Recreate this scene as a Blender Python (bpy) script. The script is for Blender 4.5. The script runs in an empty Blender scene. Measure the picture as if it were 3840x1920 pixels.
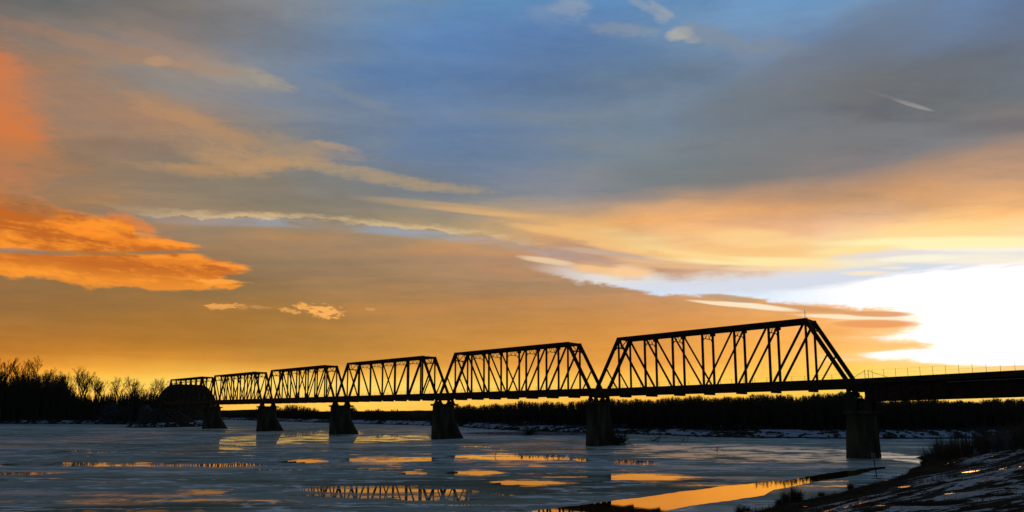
import bpy, math, random
import numpy as np
from mathutils import Vector
scene = bpy.context.scene
COL = scene.collection
rnd = random.Random(7)
rs = np.random.RandomState(11)

# ---------------------------------------------------------------- camera
HC = 7.9                       # eye height above the river ice
FPX, YC, PITCH = 2385.0, 1315.0, math.radians(5.5)
cam = bpy.data.cameras.new("camera"); camo = bpy.data.objects.new("camera", cam)
COL.objects.link(camo); scene.camera = camo
cam.sensor_width = 36.0; cam.lens = 36.0 * FPX / 3840.0
cam.shift_y = (YC - 960.0) / 3840.0
cam.clip_start = 0.1; cam.clip_end = 20000
camo.location = (0, 0, HC); camo.rotation_euler = (math.radians(90) + PITCH, 0, 0)
scene.view_settings.view_transform = 'Standard'; scene.view_settings.look = 'None'
scene.view_settings.exposure = 0; scene.view_settings.gamma = 1
SP, CP = math.sin(PITCH), math.cos(PITCH)

def ray(x, y):                 # direction seen at a point of the survey photograph
    cx, cy = (x - 1920.0) / FPX, -(y - YC) / FPX
    return cx, CP - cy * SP, SP + cy * CP
def onz(x, y, z=0.0):          # where that direction meets height z
    d = ray(x, y); t = (z - HC) / d[2]
    return d[0] * t, d[1] * t
def azte(x, y):                # azimuth and tangent of elevation
    d = ray(x, y); return math.atan2(d[0], d[1]), d[2] / math.hypot(d[0], d[1])
def lin(c):
    return tuple(((v / 255.0) / 12.92 if v / 255.0 <= 0.04045 else ((v / 255.0 + 0.055) / 1.055) ** 2.4) for v in c)

# ---------------------------------------------------------------- sun
SUN_AZ, SUN_EL = math.radians(36), math.radians(2.0)
sl = bpy.data.lights.new("sun", 'SUN'); sl.energy = 0.12; sl.angle = math.radians(10); sl.color = (1.0, .72, .42)
so = bpy.data.objects.new("sun", sl); COL.objects.link(so)
so.rotation_euler = Vector((math.sin(SUN_AZ) * math.cos(SUN_EL), math.cos(SUN_AZ) * math.cos(SUN_EL), math.sin(SUN_EL))).to_track_quat('Z', 'Y').to_euler()

# ---------------------------------------------------------------- node helper
class G:
    def __init__(s, nt): s.nt = nt; s.n = nt.nodes; s.l = nt.links
    def put(s, sock, v):
        if isinstance(v, bpy.types.NodeSocket): s.l.new(v, sock)
        elif v is not None: sock.default_value = v
    def m(s, op, a, b=None, c=None, clamp=False):
        n = s.n.new('ShaderNodeMath'); n.operation = op; n.use_clamp = clamp
        s.put(n.inputs[0], a); s.put(n.inputs[1], b)
        if c is not None: s.put(n.inputs[2], c)
        return n.outputs[0]
    def add(s, a, b): return s.m('ADD', a, b)
    def sub(s, a, b): return s.m('SUBTRACT', a, b)
    def mul(s, a, b): return s.m('MULTIPLY', a, b)
    def mad(s, a, b, c): return s.m('MULTIPLY_ADD', a, b, c)
    def vm(s, op, a, b=None, out=0):
        n = s.n.new('ShaderNodeVectorMath'); n.operation = op
        s.put(n.inputs[0], a); s.put(n.inputs[1], b)
        return n.outputs['Value' if op in ('LENGTH', 'DOT_PRODUCT', 'DISTANCE') else 'Vector']
    def xyz(s, x, y, z=0.0):
        n = s.n.new('ShaderNodeCombineXYZ')
        for i, v in enumerate((x, y, z)): s.put(n.inputs[i], v)
        return n.outputs[0]
    def sep(s, v):
        n = s.n.new('ShaderNodeSeparateXYZ'); s.put(n.inputs[0], v); return n.outputs
    def rng(s, v, a, b, c=0.0, d=1.0, smooth=True):
        n = s.n.new('ShaderNodeMapRange'); n.interpolation_type = 'SMOOTHSTEP' if smooth else 'LINEAR'
        s.put(n.inputs[0], v)
        for i, q in enumerate((a, b, c, d)): s.put(n.inputs[i + 1], q)
        return n.outputs[0]
    def mapping(s, v, loc, rot, scl, kind='TEXTURE'):
        n = s.n.new('ShaderNodeMapping'); n.vector_type = kind
        s.put(n.inputs['Vector'], v)
        n.inputs['Location'].default_value = loc; n.inputs['Rotation'].default_value = rot; n.inputs['Scale'].default_value = scl
        return n.outputs[0]
    def noise(s, v, scale=1.0, detail=3.0, rough=0.5, col=False, dist=0.0):
        n = s.n.new('ShaderNodeTexNoise'); s.put(n.inputs['Vector'], v)
        n.inputs['Scale'].default_value = scale; n.inputs['Detail'].default_value = detail
        n.inputs['Roughness'].default_value = rough; n.inputs['Distortion'].default_value = dist
        return n.outputs['Color' if col else 0]
    def ramp(s, f, stops, mode='LINEAR'):
        n = s.n.new('ShaderNodeValToRGB'); r = n.color_ramp; r.interpolation = mode
        while len(r.elements) > 1: r.elements.remove(r.elements[-1])
        r.elements[0].position = stops[0][0]; r.elements[0].color = tuple(stops[0][1]) + (1.0,)
        for p, c in stops[1:]:
            e = r.elements.new(p); e.color = tuple(c) + (1.0,)
        s.put(n.inputs[0], f); return n.outputs[0]
    def mix(s, f, a, b):
        n = s.n.new('ShaderNodeMix'); n.data_type = 'RGBA'; n.clamp_factor = True
        s.put(n.inputs[0], f)
        for i, v in ((6, a), (7, b)):
            if isinstance(v, tuple): v = tuple(v) + (1.0,) if len(v) == 3 else v
            s.put(n.inputs[i], v)
        return n.outputs[2]
    def scale(s, c, f):        # colour times a number, without leaving colour sockets
        n = s.n.new('ShaderNodeMix'); n.data_type = 'RGBA'; n.blend_type = 'MULTIPLY'; n.clamp_factor = False; n.clamp_result = False
        n.inputs[0].default_value = 1.0; s.put(n.inputs[6], c)
        k = s.n.new('ShaderNodeCombineColor')
        for i in range(3): s.put(k.inputs[i], f)
        s.put(n.inputs[7], k.outputs[0]); return n.outputs[2]
    def ell(s, x, y, cx, cy, hx, hy, th=0.0):   # squared elliptical radius
        c, k = math.cos(th), math.sin(th)
        u = s.mad(x, c / hx, s.mad(y, k / hx, -(cx * c + cy * k) / hx))
        v = s.mad(x, -k / hy, s.mad(y, c / hy, (cx * k - cy * c) / hy))
        return s.mad(u, u, s.mul(v, v))
    def curve(s, x, pts):      # y(x) through points, both normalised inside
        n = s.n.new('ShaderNodeFloatCurve'); c = n.mapping.curves[0]
        n.mapping.clip_max_y = 3; n.mapping.clip_min_y = -2; n.mapping.extend = 'HORIZONTAL'
        c.points[0].location = pts[0]; c.points[1].location = pts[-1]
        for p in pts[1:-1]: c.points.new(*p)
        n.mapping.update()
        n.inputs['Factor'].default_value = 1.0; s.put(n.inputs['Value'], x); return n.outputs[0]

# ---------------------------------------------------------------- sky
world = bpy.data.worlds.new("World"); scene.world = world; world.use_nodes = True
wt = world.node_tree; wt.nodes.clear(); g = G(wt)
tc = wt.nodes.new('ShaderNodeTexCoord')
D = g.vm('NORMALIZE', tc.outputs['Generated']); dx, dy, dz = g.sep(D)[:3]
az = g.m('ARCTAN2', dx, dy)
hl = g.m('SQRT', g.add(g.mul(dx, dx), g.mul(dy, dy)))
te = g.m('DIVIDE', dz, g.m('MAXIMUM', hl, 0.02))
A0, A1 = -0.80, 0.80
un = g.rng(az, A0, A1, 0, 1, smooth=False)
nu = lambda a: (a - A0) / (A1 - A0)

# noise fields (az, te space; strongly stretched sideways near the horizon)
q = g.xyz(az, te, 0.0)
qs = g.mapping(q, (0, 0, 0), (0, 0, math.radians(-9)), (1, 1, 1), 'POINT')
wx = g.sub(g.noise(g.mapping(q, (3, 1, 0), (0, 0, .15), (3.0, 9.0, 1), 'POINT'), 1.6, 5, .55), .5)
wy = g.sub(g.noise(g.mapping(q, (13, 4, 0), (0, 0, .15), (3.0, 9.0, 1), 'POINT'), 1.6, 5, .55), .5)
streak = g.noise(g.mapping(q, (1, 5, 0), (0, 0, .16), (3.5, 26.0, 1), 'POINT'), 1.5, 6, .62)
puff = g.noise(g.mapping(q, (7, 2, 0), (0, 0, .2), (22, 48.0, 1), 'POINT'), 1.0, 5, .6)
tiny = g.noise(g.mapping(q, (4, 6, 0), (0, 0, .1), (75, 210.0, 1), 'POINT'), 1.0, 2, .6)
ti = g.sub(tiny, .5)
soft = g.noise(g.mapping(q, (2, 9, 0), (0, 0, .45), (2.2, 5.5, 1), 'POINT'), 1.7, 4, .5)
# cloud deck seen in perspective: noise laid on a horizontal layer overhead
cz = g.m('MAXIMUM', g.add(dz, .07), .02)
cx_, cy_ = g.m('DIVIDE', dx, cz), g.m('DIVIDE', dy, cz)
cpv = g.xyz(cx_, cy_, 0.0)
deck = g.noise(g.mapping(cpv, (2, 3, 0), (0, 0, .55), (.55, 1.5, 1), 'POINT'), 1.0, 7, .58, dist=.6)
fib = g.noise(g.mapping(cpv, (5, 1, 0), (0, 0, -.85), (1.3, 5.0, 1), 'POINT'), 1.0, 6, .6, dist=.5)
dk, fb = g.sub(deck, .5), g.sub(fib, .5)
su = g.sub(streak, .5); pu = g.sub(puff, .5); so_ = g.sub(soft, .5)

# broad colour field, sampled in the 2576-wide survey frame
GX = [0, 215, 430, 645, 860, 1075, 1290, 1505, 1720, 1935, 2150, 2365, 2576]
GRID = {
 0:  [(105,105,100),(112,112,108),(118,118,116),(130,132,135),(118,138,160),(92,138,180),(88,142,190),(94,148,198),(102,152,196),(108,157,204),(112,158,202),(104,138,184),(98,122,158)],
 100:[(140,112,92),(148,122,104),(152,130,116),(136,136,138),(108,135,165),(88,130,184),(86,124,178),(98,130,172),(108,134,165),(112,140,178),(104,122,152),(98,108,124),(98,110,130)],
 200:[(150,122,104),(135,128,122),(136,134,132),(116,133,155),(100,130,168),(92,126,170),(94,122,160),(98,122,150),(112,128,142),(114,126,138),(108,112,116),(106,108,110),(106,116,126)],
 300:[(176,124,84),(160,122,94),(162,128,102),(132,128,124),(114,130,150),(102,129,166),(102,126,158),(108,126,146),(110,130,152),(114,124,134),(110,110,112),(112,116,118),(112,112,114)],
 400:[(162,122,90),(160,122,92),(146,126,104),(158,134,106),(128,134,138),(108,130,158),(106,128,158),(110,128,146),(112,126,134),(116,120,126),(120,120,126),(130,126,128),(180,142,118)],
 480:[(138,118,96),(152,122,94),(150,126,100),(144,130,112),(142,134,122),(126,132,138),(124,132,144),(122,130,138),(120,126,128),(128,120,116),(158,130,108),(214,158,106),(240,178,120)],
 560:[(150,112,80),(150,122,92),(142,128,110),(148,130,104),(150,134,108),(168,146,112),(190,160,118),(230,172,108),(250,180,108),(250,178,104),(252,182,108),(253,188,118),(252,188,122)],
 640:[(150,112,70),(150,116,74),(150,122,80),(158,128,88),(164,134,92),(170,140,98),(176,144,104),(188,150,112),(200,165,135),(225,190,160),(232,222,218),(240,236,236),(250,245,238)],
 720:[(138,110,68),(144,114,66),(150,118,68),(158,126,76),(166,134,84),(172,138,90),(178,142,94),(186,148,98),(200,155,104),(215,165,120),(240,200,160),(250,240,230),(255,252,248)],
 800:[(160,116,56),(164,118,52),(170,122,52),(174,128,58),(180,132,64),(188,138,68),(196,142,70),(206,148,74),(220,156,80),(238,168,92),(250,176,108),(253,190,128),(255,235,200)],
 880:[(190,126,44),(194,128,42),(192,130,44),(192,138,54),(196,142,58),(208,150,60),(220,155,62),(230,160,64),(242,168,68),(250,176,78),(253,184,92),(255,196,118),(255,225,180)],
 925:[(242,152,42),(255,180,60),(250,176,60),(226,158,58),(218,156,58),(230,162,62),(240,168,64),(246,172,66),(252,178,72),(254,190,78),(255,206,92),(255,212,112),(255,198,140)],
 945:[(252,166,50),(255,196,74),(255,204,84),(250,192,82),(240,180,74),(244,186,78),(250,188,78),(252,188,76),(254,190,80),(255,198,86),(255,212,92),(255,218,112),(255,214,140)],
 965:[(255,184,66),(255,204,84),(255,214,100),(255,218,112),(255,214,108),(255,210,100),(255,206,94),(255,202,88),(255,200,84),(255,206,86),(255,218,94),(255,222,112),(255,224,136)],
 1040:[(255,170,50),(255,176,54),(255,180,60),(255,184,64),(255,190,70),(255,190,70),(255,186,66),(255,180,60),(255,180,60),(255,184,60),(255,190,66),(255,196,80),(255,200,96)],
}
for y_, f_ in ((640, .985), (720, .965), (800, .955), (880, .95), (925, .965)): GRID[y_] = [tuple(v * w for v, w in zip(c, (f_ * 1.0, f_ * .972, f_ * 1.06))) if k < 9 else c for k, c in enumerate(GRID[y_])]
for y_ in (0, 100, 200, 300, 400): GRID[y_] = [tuple(v * .88 + .12 * sum(c) / 3 for v in c) for c in GRID[y_]]
GY = sorted(GRID); GA = np.array([[lin(c) for c in GRID[y]] for y in GY])
def sample(a, t):              # colour at azimuth a, elevation tangent t
    X, Y, Z = math.sin(a), math.cos(a), t
    f = Y * CP + Z * SP; up = -Y * SP + Z * CP
    px = (1920 + FPX * X / f) / 1.49068; py = (YC - FPX * up / f) / 1.49068
    px = min(max(px, 0), 2576); py = min(max(py, 0), 1040)
    i = min(int(np.searchsorted(GX, px, 'right')) - 1, 11); j = min(int(np.searchsorted(GY, py, 'right')) - 1, len(GY) - 2)
    fx = (px - GX[i]) / (GX[i + 1] - GX[i]); fy = (py - GY[j]) / (GY[j + 1] - GY[j])
    c = (GA[j, i] * (1 - fx) + GA[j, i + 1] * fx) * (1 - fy) + (GA[j + 1, i] * (1 - fx) + GA[j + 1, i + 1] * fx) * fy
    return tuple(float(v) for v in c)
rows = [-0.02, .012, .028, .042, .056, .075, .10, .135, .17, .21, .25, .30, .35, .41, .47, .54, .62, .72]
uw = g.mad(wx, .10, g.mad(so_, .05, un))
tw = g.mad(wy, g.m('MINIMUM', g.mul(g.m('MAXIMUM', te, 0.0), .20), .05), te)
base = None
for i, t in enumerate(rows):
    st = [(k / 23.0, sample(A0 + (A1 - A0) * k / 23.0, t)) for k in range(24)]
    r = g.ramp(uw, st)
    if base is None: base = r
    else: base = g.mix(g.rng(tw, rows[i - 1], t, 0, 1, smooth=False), base, r)
# soft grain of the cloud deck: darker and lighter folds
hi_ = g.rng(te, .14, .34, .25, 1)
fold = g.mad(so_, .25, g.mad(g.mul(su, g.sub(1.25, hi_)), .32, g.mul(hi_, g.mad(dk, .50, g.mul(fb, .26))) ))
fold = g.add(fold, g.mad(pu, .16, g.mad(ti, .07, 1.04)))
fold = g.m('MAXIMUM', fold, 0.5)
tint = g.m('MULTIPLY', g.rng(te, .10, .22), 1.0)
warmf = g.mul(g.rng(g.mad(fb, .5, deck), .50, .66), g.mul(tint, g.rng(un, .75, .25, .25, 1)))
coolf = g.mul(g.rng(g.mad(fb, .5, deck), .50, .36), g.mul(tint, .6))
wn1 = g.n.new('ShaderNodeMix'); wn1.data_type = 'RGBA'; wn1.blend_type = 'MULTIPLY'; g.put(wn1.inputs[0], warmf); g.put(wn1.inputs[6], base); wn1.inputs[7].default_value = (1.22, 1.0, .78, 1); wn1.clamp_result = False
wn2 = g.n.new('ShaderNodeMix'); wn2.data_type = 'RGBA'; wn2.blend_type = 'MULTIPLY'; g.put(wn2.inputs[0], coolf); g.put(wn2.inputs[6], wn1.outputs[2]); wn2.inputs[7].default_value = (.82, .93, 1.06, 1)
base = g.scale(wn2.outputs[2], fold)

def P(x, y):                   # survey frame (2576) point -> az, te
    return azte(x * 1.49068, y * 1.49068)
def cpts(pts):
    o = []
    for x, y in pts:
        a, t = P(x, y); o.append((nu(a), t))
    o.sort(); return o
def edge(pts): return g.curve(un, cpts(pts))
def below(c, softn, wob):      # 1 under the curve
    return g.rng(g.sub(g.add(c, wob), te), -softn, softn)
def above(c, softn, wob): return g.rng(g.sub(te, g.add(c, wob)), -softn, softn)
def span(x0, x1, s=.02, y=650):
    a0, a1 = nu(P(x0, y)[0]), nu(P(x1, y)[0])
    return g.mul(g.rng(un, a0 - s, a0 + s), g.rng(un, a1 + s, a1 - s))

# pale blue opening, blown out towards the sun, between the two cloud decks
up = edge([(1180,652),(1300,650),(1400,664),(1480,680),(1640,690),(1800,688),(1990,672),(2100,642),(2250,628),(2400,630),(2576,636),(2700,640)])
lo2 = edge([(1180,655),(1300,665),(1400,698),(1560,722),(1700,742),(1850,750),(2000,764),(2150,772),(2260,776),(2340,778),(2576,780),(2700,782)])
w1 = g.mad(su, .020, g.mad(ti, .008, g.mul(pu, .022)))
T0, T1 = P(2330, 925)[1], P(2330, 770)[1]
rx = g.curve(g.rng(te, T0, T1, 0, 1, smooth=False), sorted([((P(x, y)[1] - T0) / (T1 - T0), nu(P(x, y)[0])) for y, x in
    [(771,2230),(778,2262),(785,2292),(791,2262),(798,2252),(804,2290),(813,2326),(824,2308),(836,2258),(846,2218),(853,2226),(862,2276),(871,2312),(879,2280),(886,2214),(893,2206),(900,2262),(908,2330),(915,2400),(920,2500),(924,2700)]]))
fringe = g.mul(g.rng(g.mad(fb, .12, g.mad(su, .12, g.sub(un, rx))), -.030, .045), g.rng(te, T0 - .006, T0 + .004))
rightm = g.mul(g.rng(g.mad(su, .10, g.mad(pu, .06, g.sub(un, rx))), -.016, .020), g.rng(te, T0 - .002, T0 + .001))
gap = g.mul(g.m('MAXIMUM', g.mul(above(lo2, .004, w1), span(1405, 2900, .05)), rightm), below(up, .014, g.mad(pu, .03, g.mul(su, .04))))
gapc = g.ramp(un, [(nu(P(1350,690)[0]), lin((176,188,205))), (nu(P(1600,705)[0]), lin((206,226,250))), (nu(P(1900,730)[0]), lin((225,240,255))), (nu(P(2120,760)[0]), (1.0,1.0,1.0)), (nu(P(2400,800)[0]), (1.5,1.4,1.3)), (1.0, (1.6,1.5,1.35))])
blue = g.mix(g.rng(g.mad(su, .05, te), P(2300,712)[1], P(2300,684)[1]), gapc, lin((216,221,233)) + (1,))
blue = g.mix(g.rng(g.mad(su, .04, te), P(2300,672)[1], P(2300,650)[1], 0, .6), blue, lin((236,222,204)) + (1,))
glow = g.mul(g.rng(g.mad(su, .10, g.sub(un, rx)), -.075, .005), g.mul(g.rng(te, T0 - .01, T0 + .01), g.rng(te, T1 + .01, T1 - .02)))
base = g.mix(g.mul(glow, .55), base, lin((255,214,150)) + (1,))
base = g.mix(g.mul(g.mul(fringe, .8), g.rng(te, T1 + .012, T1 - .004)), base, lin((255,232,176)) + (1,))
sky = g.mix(gap, base, blue)
# ragged tongues of the lower deck poking into the opening
def blob(s, cx, cy, hx, hy, ang, colr, k=1.0, sf=.35, nz=.5, nzs=None, core=None):
    a, t = P(cx, cy); a1, t1 = P(cx + 10, cy); a2, t2 = P(cx, cy - 10)
    sx = abs(a1 - a) / 10 * hx; sy = abs(t2 - t) / 10 * hy
    # angle: image angle (deg, + = rising to the right) into az/te space
    da = (a1 - a) * math.cos(math.radians(ang)) ; dt = (t1 - t) * math.cos(math.radians(ang)) + (t2 - t) * math.sin(math.radians(ang))
    th = math.atan2(dt, da)
    ln = g.mad(nzs if nzs is not None else pu, -nz * 4, g.ell(az, te, a, t, sx, sy, th))
    f = g.rng(ln, (1.0 + sf) ** 2, (1.0 - sf) ** 2, 0.0, k)
    return g.mix(f, s, colr)
def L3(c): return lin(c)
for cx, cy, hx, hy, ang, c in [
    (2130, 797, 130, 5, -2, (255,236,200)), (2210,790,75,6,-1,(228,160,110)), (2010, 776, 120, 7, -4, (214,158,106)),
    (1905, 771, 95, 6, -6, (255,236,205)), (1810, 764, 70, 4, -6, (255,228,190)), (1830, 750, 60, 7, -6, (196,156,116)), (2120, 905, 55, 3, 0, (255,215,150)), (2200,815,90,9,0,(238,160,98))]:
    sky = blob(sky, cx, cy, hx, hy, ang, L3(c), .95, .45, .55, su)

# bright lower rim of the upper deck
rimc = edge([(1180,560),(1440,600),(1600,630),(1750,652),(1900,664),(2040,660),(2150,632),(2300,612),(2576,606),(2700,606)])
rim = g.mul(g.m('MULTIPLY', above(rimc, .005, g.mul(pu, .03)), g.sub(1.0, above(g.add(rimc, .028), .02, g.mul(su, .05)))), span(1500, 2700, .08))
sky = g.mix(g.mul(rim, .8), sky, L3((255,225,150)))
for cx, cy, hx, hy, ang, c, k in [
    (2450, 652, 160, 12, 0, (255,244,214), .75), (2130, 664, 110, 9, 3, (255,240,200), .6), (1950, 676, 120, 6, 0, (250,222,178), .7), (1700, 668, 120, 8, -3, (236,196,146), .6), (2300, 650, 80, 7, 2, (255,250,225), .7), (1640, 655, 90, 6, -4, (244,190,124), .6),
    (1560, 640, 120, 7, -6, (200,180,160), .7), (1850,625,170,18,-3,(252,190,122),.6), (1780, 583, 140, 16, -3, (255,196,128), .6),
    (1890,600,110,18,-2,(255,214,146),.7), (1960,660,90,7,1,(255,226,160),.9), (2350,612,230,12,1,(255,240,178),.85), (2480, 625,150,8,0,(255,250,235),.6),
    (2180,687,50,5,1,(255,235,195),.8), (2250,674,30,3,0,(255,235,205),.7), (2060,668,60,6,-2,(255,225,170),.6), (2500,660,90,6,0,(255,240,225),.5),
    (1575, 682, 60, 13, -1, (250,205,152), 1.0), (1490, 676, 40, 10, -4, (246,196,140), .95), (1380, 657, 60, 6, -8, (236,204,164), .9), (1500,664,45,5,-8,(205,160,120),.7), (1870, 657, 170, 9, -1, (255,232,168), 1.0), (1760,645,90,7,-6,(254,214,146),.9), (1600,632,110,8,-8,(252,200,130),.8), (2400,612,220,12,0,(255,244,186),1.0), (2150,628,90,8,4,(255,228,158),.9),
    (1330,545,180,10,-6,(222,172,112),.6), (1220,535,120,6,-5,(232,184,122),.6), (1440,590,150,9,-9,(246,190,120),.6), (1120,520,180,9,-5,(190,158,118),.5)]:
    sky = blob(sky, cx, cy, hx, hy, ang, L3(c), k, .6, .7, su)

pt = g.mad(ti, .5, pu)
pf = g.mad(fb, .9, g.mad(ti, .3, g.mul(pu, .6)))
# thin blue slit with a cream upper lip on the left
sl_c = edge([(300,530),(430,545),(620,549),(800,556),(960,572),(1080,582),(1250,600),(1420,632),(1600,660)])
d1 = g.sub(te, g.add(sl_c, g.mul(su, .006)))
lip = g.mul(g.mul(g.rng(g.mad(pu, .03, d1), -.001, .002), g.rng(g.mad(pu, .03, d1), .013, .002)), span(400, 1330, .08))
slit = g.mul(g.mul(g.rng(d1, -.016, -.008), g.rng(d1, .003, -.001)), span(520, 1400, .12))
brk = g.rng(g.mad(fb, .8, streak), .36, .58, .15, 1)
sky = g.mix(g.mul(g.mul(slit, .62), brk), sky, L3((150,168,190)))
sky = g.mix(g.mul(g.mul(lip, .62), brk), sky, L3((232,200,150)))
# burning cloud on the left
ocu = edge([(-200,470),(0,500),(120,520),(240,545),(330,560),(340,590),(430,605),(480,622),(500,645),(560,660),(640,700),(660,740)])
ocl = edge([(-200,640),(0,695),(60,702),(120,700),(220,718),(330,724),(480,730),(585,728),(630,706),(660,700)])
om = g.mul(g.mul(below(ocu, .010, g.mad(su, .05, g.mul(pu,.02))), above(ocl, .0035, g.mad(pu, .028, g.mul(su, .02)))), g.rng(g.mad(su, -.22, un), nu(P(640,700)[0]) , nu(P(585,700)[0])))
oc = g.mix(g.rng(g.mad(ti, .35, g.mad(pu, 1.0, g.mul(su, 1.6))), -.16, .22), L3((196,104,36)), L3((255,150,44)))
oc = g.mix(g.rng(g.sub(te, ocl), .035, .0, 0, .65), oc, L3((255,158,52)))
sky = g.mix(g.mul(om, .95), sky, oc)
for cx, cy, hx, hy, ang, c, k in [(60,633,110,6,-3,(140,128,116),.8), (250,637,200,5,0,(165,118,70),.7), (420,634,80,4,0,(140,118,92),.8), (250,655,260,8,-2,(205,112,44),.5),
      (60, 520, 80, 18, -14, (150,104,66), .6), (250, 590, 110, 12, -12, (255,142,40), .5), (440, 612, 45, 6,-8,(255,150,50),.9),(330,560,50,14,-18,(250,132,36),.5),
      (570, 668, 45, 4, -6, (255,150,56), .8),(560,708,60,5,-2,(255,165,64),.9),
      ]:
    sky = blob(sky, cx, cy, hx, hy, ang, L3(c), k, .5, 1.2, pt)
for cx, cy, hx, hy, ang, c, k in [(558, 770, 36, 6, 4, (240,165,86), .9), (640,773,26,4,0,(205,152,92),.5), (785,778,34,8,-14,(246,172,88),.95), (820,784,34,13,-8,(250,178,92),.95), (728,782,20,6,-8,(230,165,86),.8), (930,778,10,3,0,(215,160,90),.6)]:
    sky = blob(sky, cx, cy, hx, hy, ang, L3(c), k, .5, 2.4, ti)
# wisps and puffs higher up
for cx, cy, hx, hy, ang, c, k in [
    (960, 447, 190, 13, -9, (176,152,118), .75), (560, 380, 120, 26, -12, (178,140,104), .4), (700, 365, 150, 20, -8, (172,144,112), .5), (480, 300, 130, 22, -20, (180,138,100), .5),
    (690, 400, 110, 12, -6, (180,146,110), .6), (600, 420, 60, 10, -20, (184,146,106), .5), (560,340,120,16,-25,(172,138,106),.5), (480,430,110,10,-6,(176,140,106),.5),
    (600, 190, 100, 20, -14, (160,150,136), .65), (680,205,50,12,-20,(166,156,138),.5), (402, 152, 24, 9, 4, (205,168,128), .55), (430,158,30,6,-14,(176,156,134),.5), (880,240,80,10,-22,(128,138,150),.5),
    (250,115,260,16,-13,(172,128,98),.45), (420,110,120,14,-16,(158,130,112),.4), (330,285,110,22,-6,(176,132,100),.4), (-30,240,70,120,0,(228,122,58),.42), (-30,250,110,150,0,(212,122,70),.35), (30,330,60,50,-30,(214,122,60),.5), (60,400,120,30,-8,(176,124,84),.5), (590,402,60,26,-6,(184,146,108),.55), (680,414,50,12,4,(190,150,108),.6), (745,380,70,14,8,(172,144,114),.4), (835,366,50,6,-10,(184,154,124),.45), (520,425,70,9,-4,(186,144,100),.6), (470,300,90,14,-16,(186,142,102),.5),
    (1440, 20, 36, 20, 0, (158,166,176), .5), (1620, 16, 34, 8, -28, (156,164,174), .5), (1668, 40, 16, 14, 10, (156,164,172), .5), (1560, 74, 66, 13, -4, (148,154,160), .5), (1710, 84, 22, 12, 10, (186,180,166), .65), (1738, 98, 22, 7, -14, (170,166,158), .5),
    (1800, 95, 70, 16, -20, (134,142,152), .5), (1960, 120, 70, 16, -4, (132,140,150), .5), (1400,35,50,20,0,(130,148,178),.4), (1660,20,30,6,-30,(160,166,172),.5),
    (2050, 180, 260, 60, 28, (106,108,112), .35), (2480,320,120,14,6,(104,106,112),.5), (2200,330,200,30,-4,(124,128,134),.4), (1800,420,200,40,10,(112,120,124),.4)]:
    sky = blob(sky, cx, cy, hx, hy, ang, L3(c), k, .9, 1.9, pf)
sky = blob(sky, 2296, 264, 42, 3.4, -17, L3((158,158,152)), .8, .7, .15, pu)
sky = blob(sky, 2245, 247, 60, 3.0, -17, L3((122,120,120)), .6, .9, .15, pu)

# clear dusk sky (Nishita) away from the sunset, overhead and behind
nis = wt.nodes.new('ShaderNodeTexSky'); nis.sky_type = 'NISHITA'; nis.sun_disc = False
nis.sun_elevation = SUN_EL; nis.sun_rotation = SUN_AZ
bk = g.vm('MULTIPLY', nis.outputs[0], (.05, .05, .05))
bk = g.vm('ADD', bk, (.040, .070, .120))
front = g.mul(g.rng(g.m('ABSOLUTE', az), 1.9, 1.0), g.rng(te, 1.6, .72))
sky = g.mix(front, bk, sky)
sky = g.mix(g.rng(te, -.03, -.06), sky, (.02, .02, .018, 1))
bg = wt.nodes.new('ShaderNodeBackground'); g.put(bg.inputs[0], sky); bg.inputs[1].default_value = 1.0
wo = wt.nodes.new('ShaderNodeOutputWorld'); wt.links.new(bg.outputs[0], wo.inputs[0])

# ---------------------------------------------------------------- materials
def mat(name):
    m = bpy.data.materials.new(name); m.use_nodes = True; m.node_tree.nodes.clear(); g = G(m.node_tree)
    out = m.node_tree.nodes.new('ShaderNodeOutputMaterial'); return m, g, out
def bsdf(g, out, col, rough, spec=.3, bump=None, bd=.02):
    b = g.n.new('ShaderNodeBsdfPrincipled'); g.put(b.inputs['Base Color'], tuple(col) + (1,) if isinstance(col, tuple) else col)
    g.put(b.inputs['Roughness'], rough); g.put(b.inputs['Specular IOR Level'], spec)
    if bump is not None:
        n = g.n.new('ShaderNodeBump'); g.put(n.inputs['Height'], bump); n.inputs['Distance'].default_value = bd; n.inputs['Strength'].default_value = .6
        g.l.new(n.outputs[0], b.inputs['Normal'])
    if out is not None: g.l.new(b.outputs[0], out.inputs[0])
    return b
def simple(name, c1, c2, scale, rough, spec=.25, stretch=(1, 1, 1), bump=True):
    m, g, out = mat(name); t = g.n.new('ShaderNodeTexCoord')
    v = g.mapping(t.outputs['Object'], (0, 0, 0), (0, 0, 0), stretch, 'POINT')
    n = g.noise(v, scale, 6, .6)
    bsdf(g, out, g.mix(g.rng(n, .35, .65), c1, c2), rough, spec, n if bump else None)
    return m
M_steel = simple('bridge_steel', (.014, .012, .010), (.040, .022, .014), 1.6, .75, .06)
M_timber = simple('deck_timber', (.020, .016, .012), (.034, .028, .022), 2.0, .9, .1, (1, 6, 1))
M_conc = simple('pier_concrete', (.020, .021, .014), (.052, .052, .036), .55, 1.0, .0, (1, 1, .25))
M_iron = simple('rail_iron', (.06, .035, .02), (.10, .06, .035), 3, .6)
M_bark = simple('bark', (.022, .020, .016), (.045, .038, .028), 3.0, .95, .05, (1, 1, .3))
M_twig = simple('twig', (.032, .028, .020), (.062, .052, .036), .7, .95, .05, bump=False)
M_snowtwig = simple('frosted_brush', (.035, .037, .034), (.15, .17, .18), .45, .95, .05, bump=False)
M_grass = simple('dry_grass', (.030, .026, .016), (.075, .06, .035), .8, .95, .05, bump=False)
M_wood = simple('driftwood', (.025, .022, .019), (.05, .045, .04), 4, .9, .1)
M_rock = simple('rock', (.015, .016, .016), (.045, .05, .052), .7, .95, .1)
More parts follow.
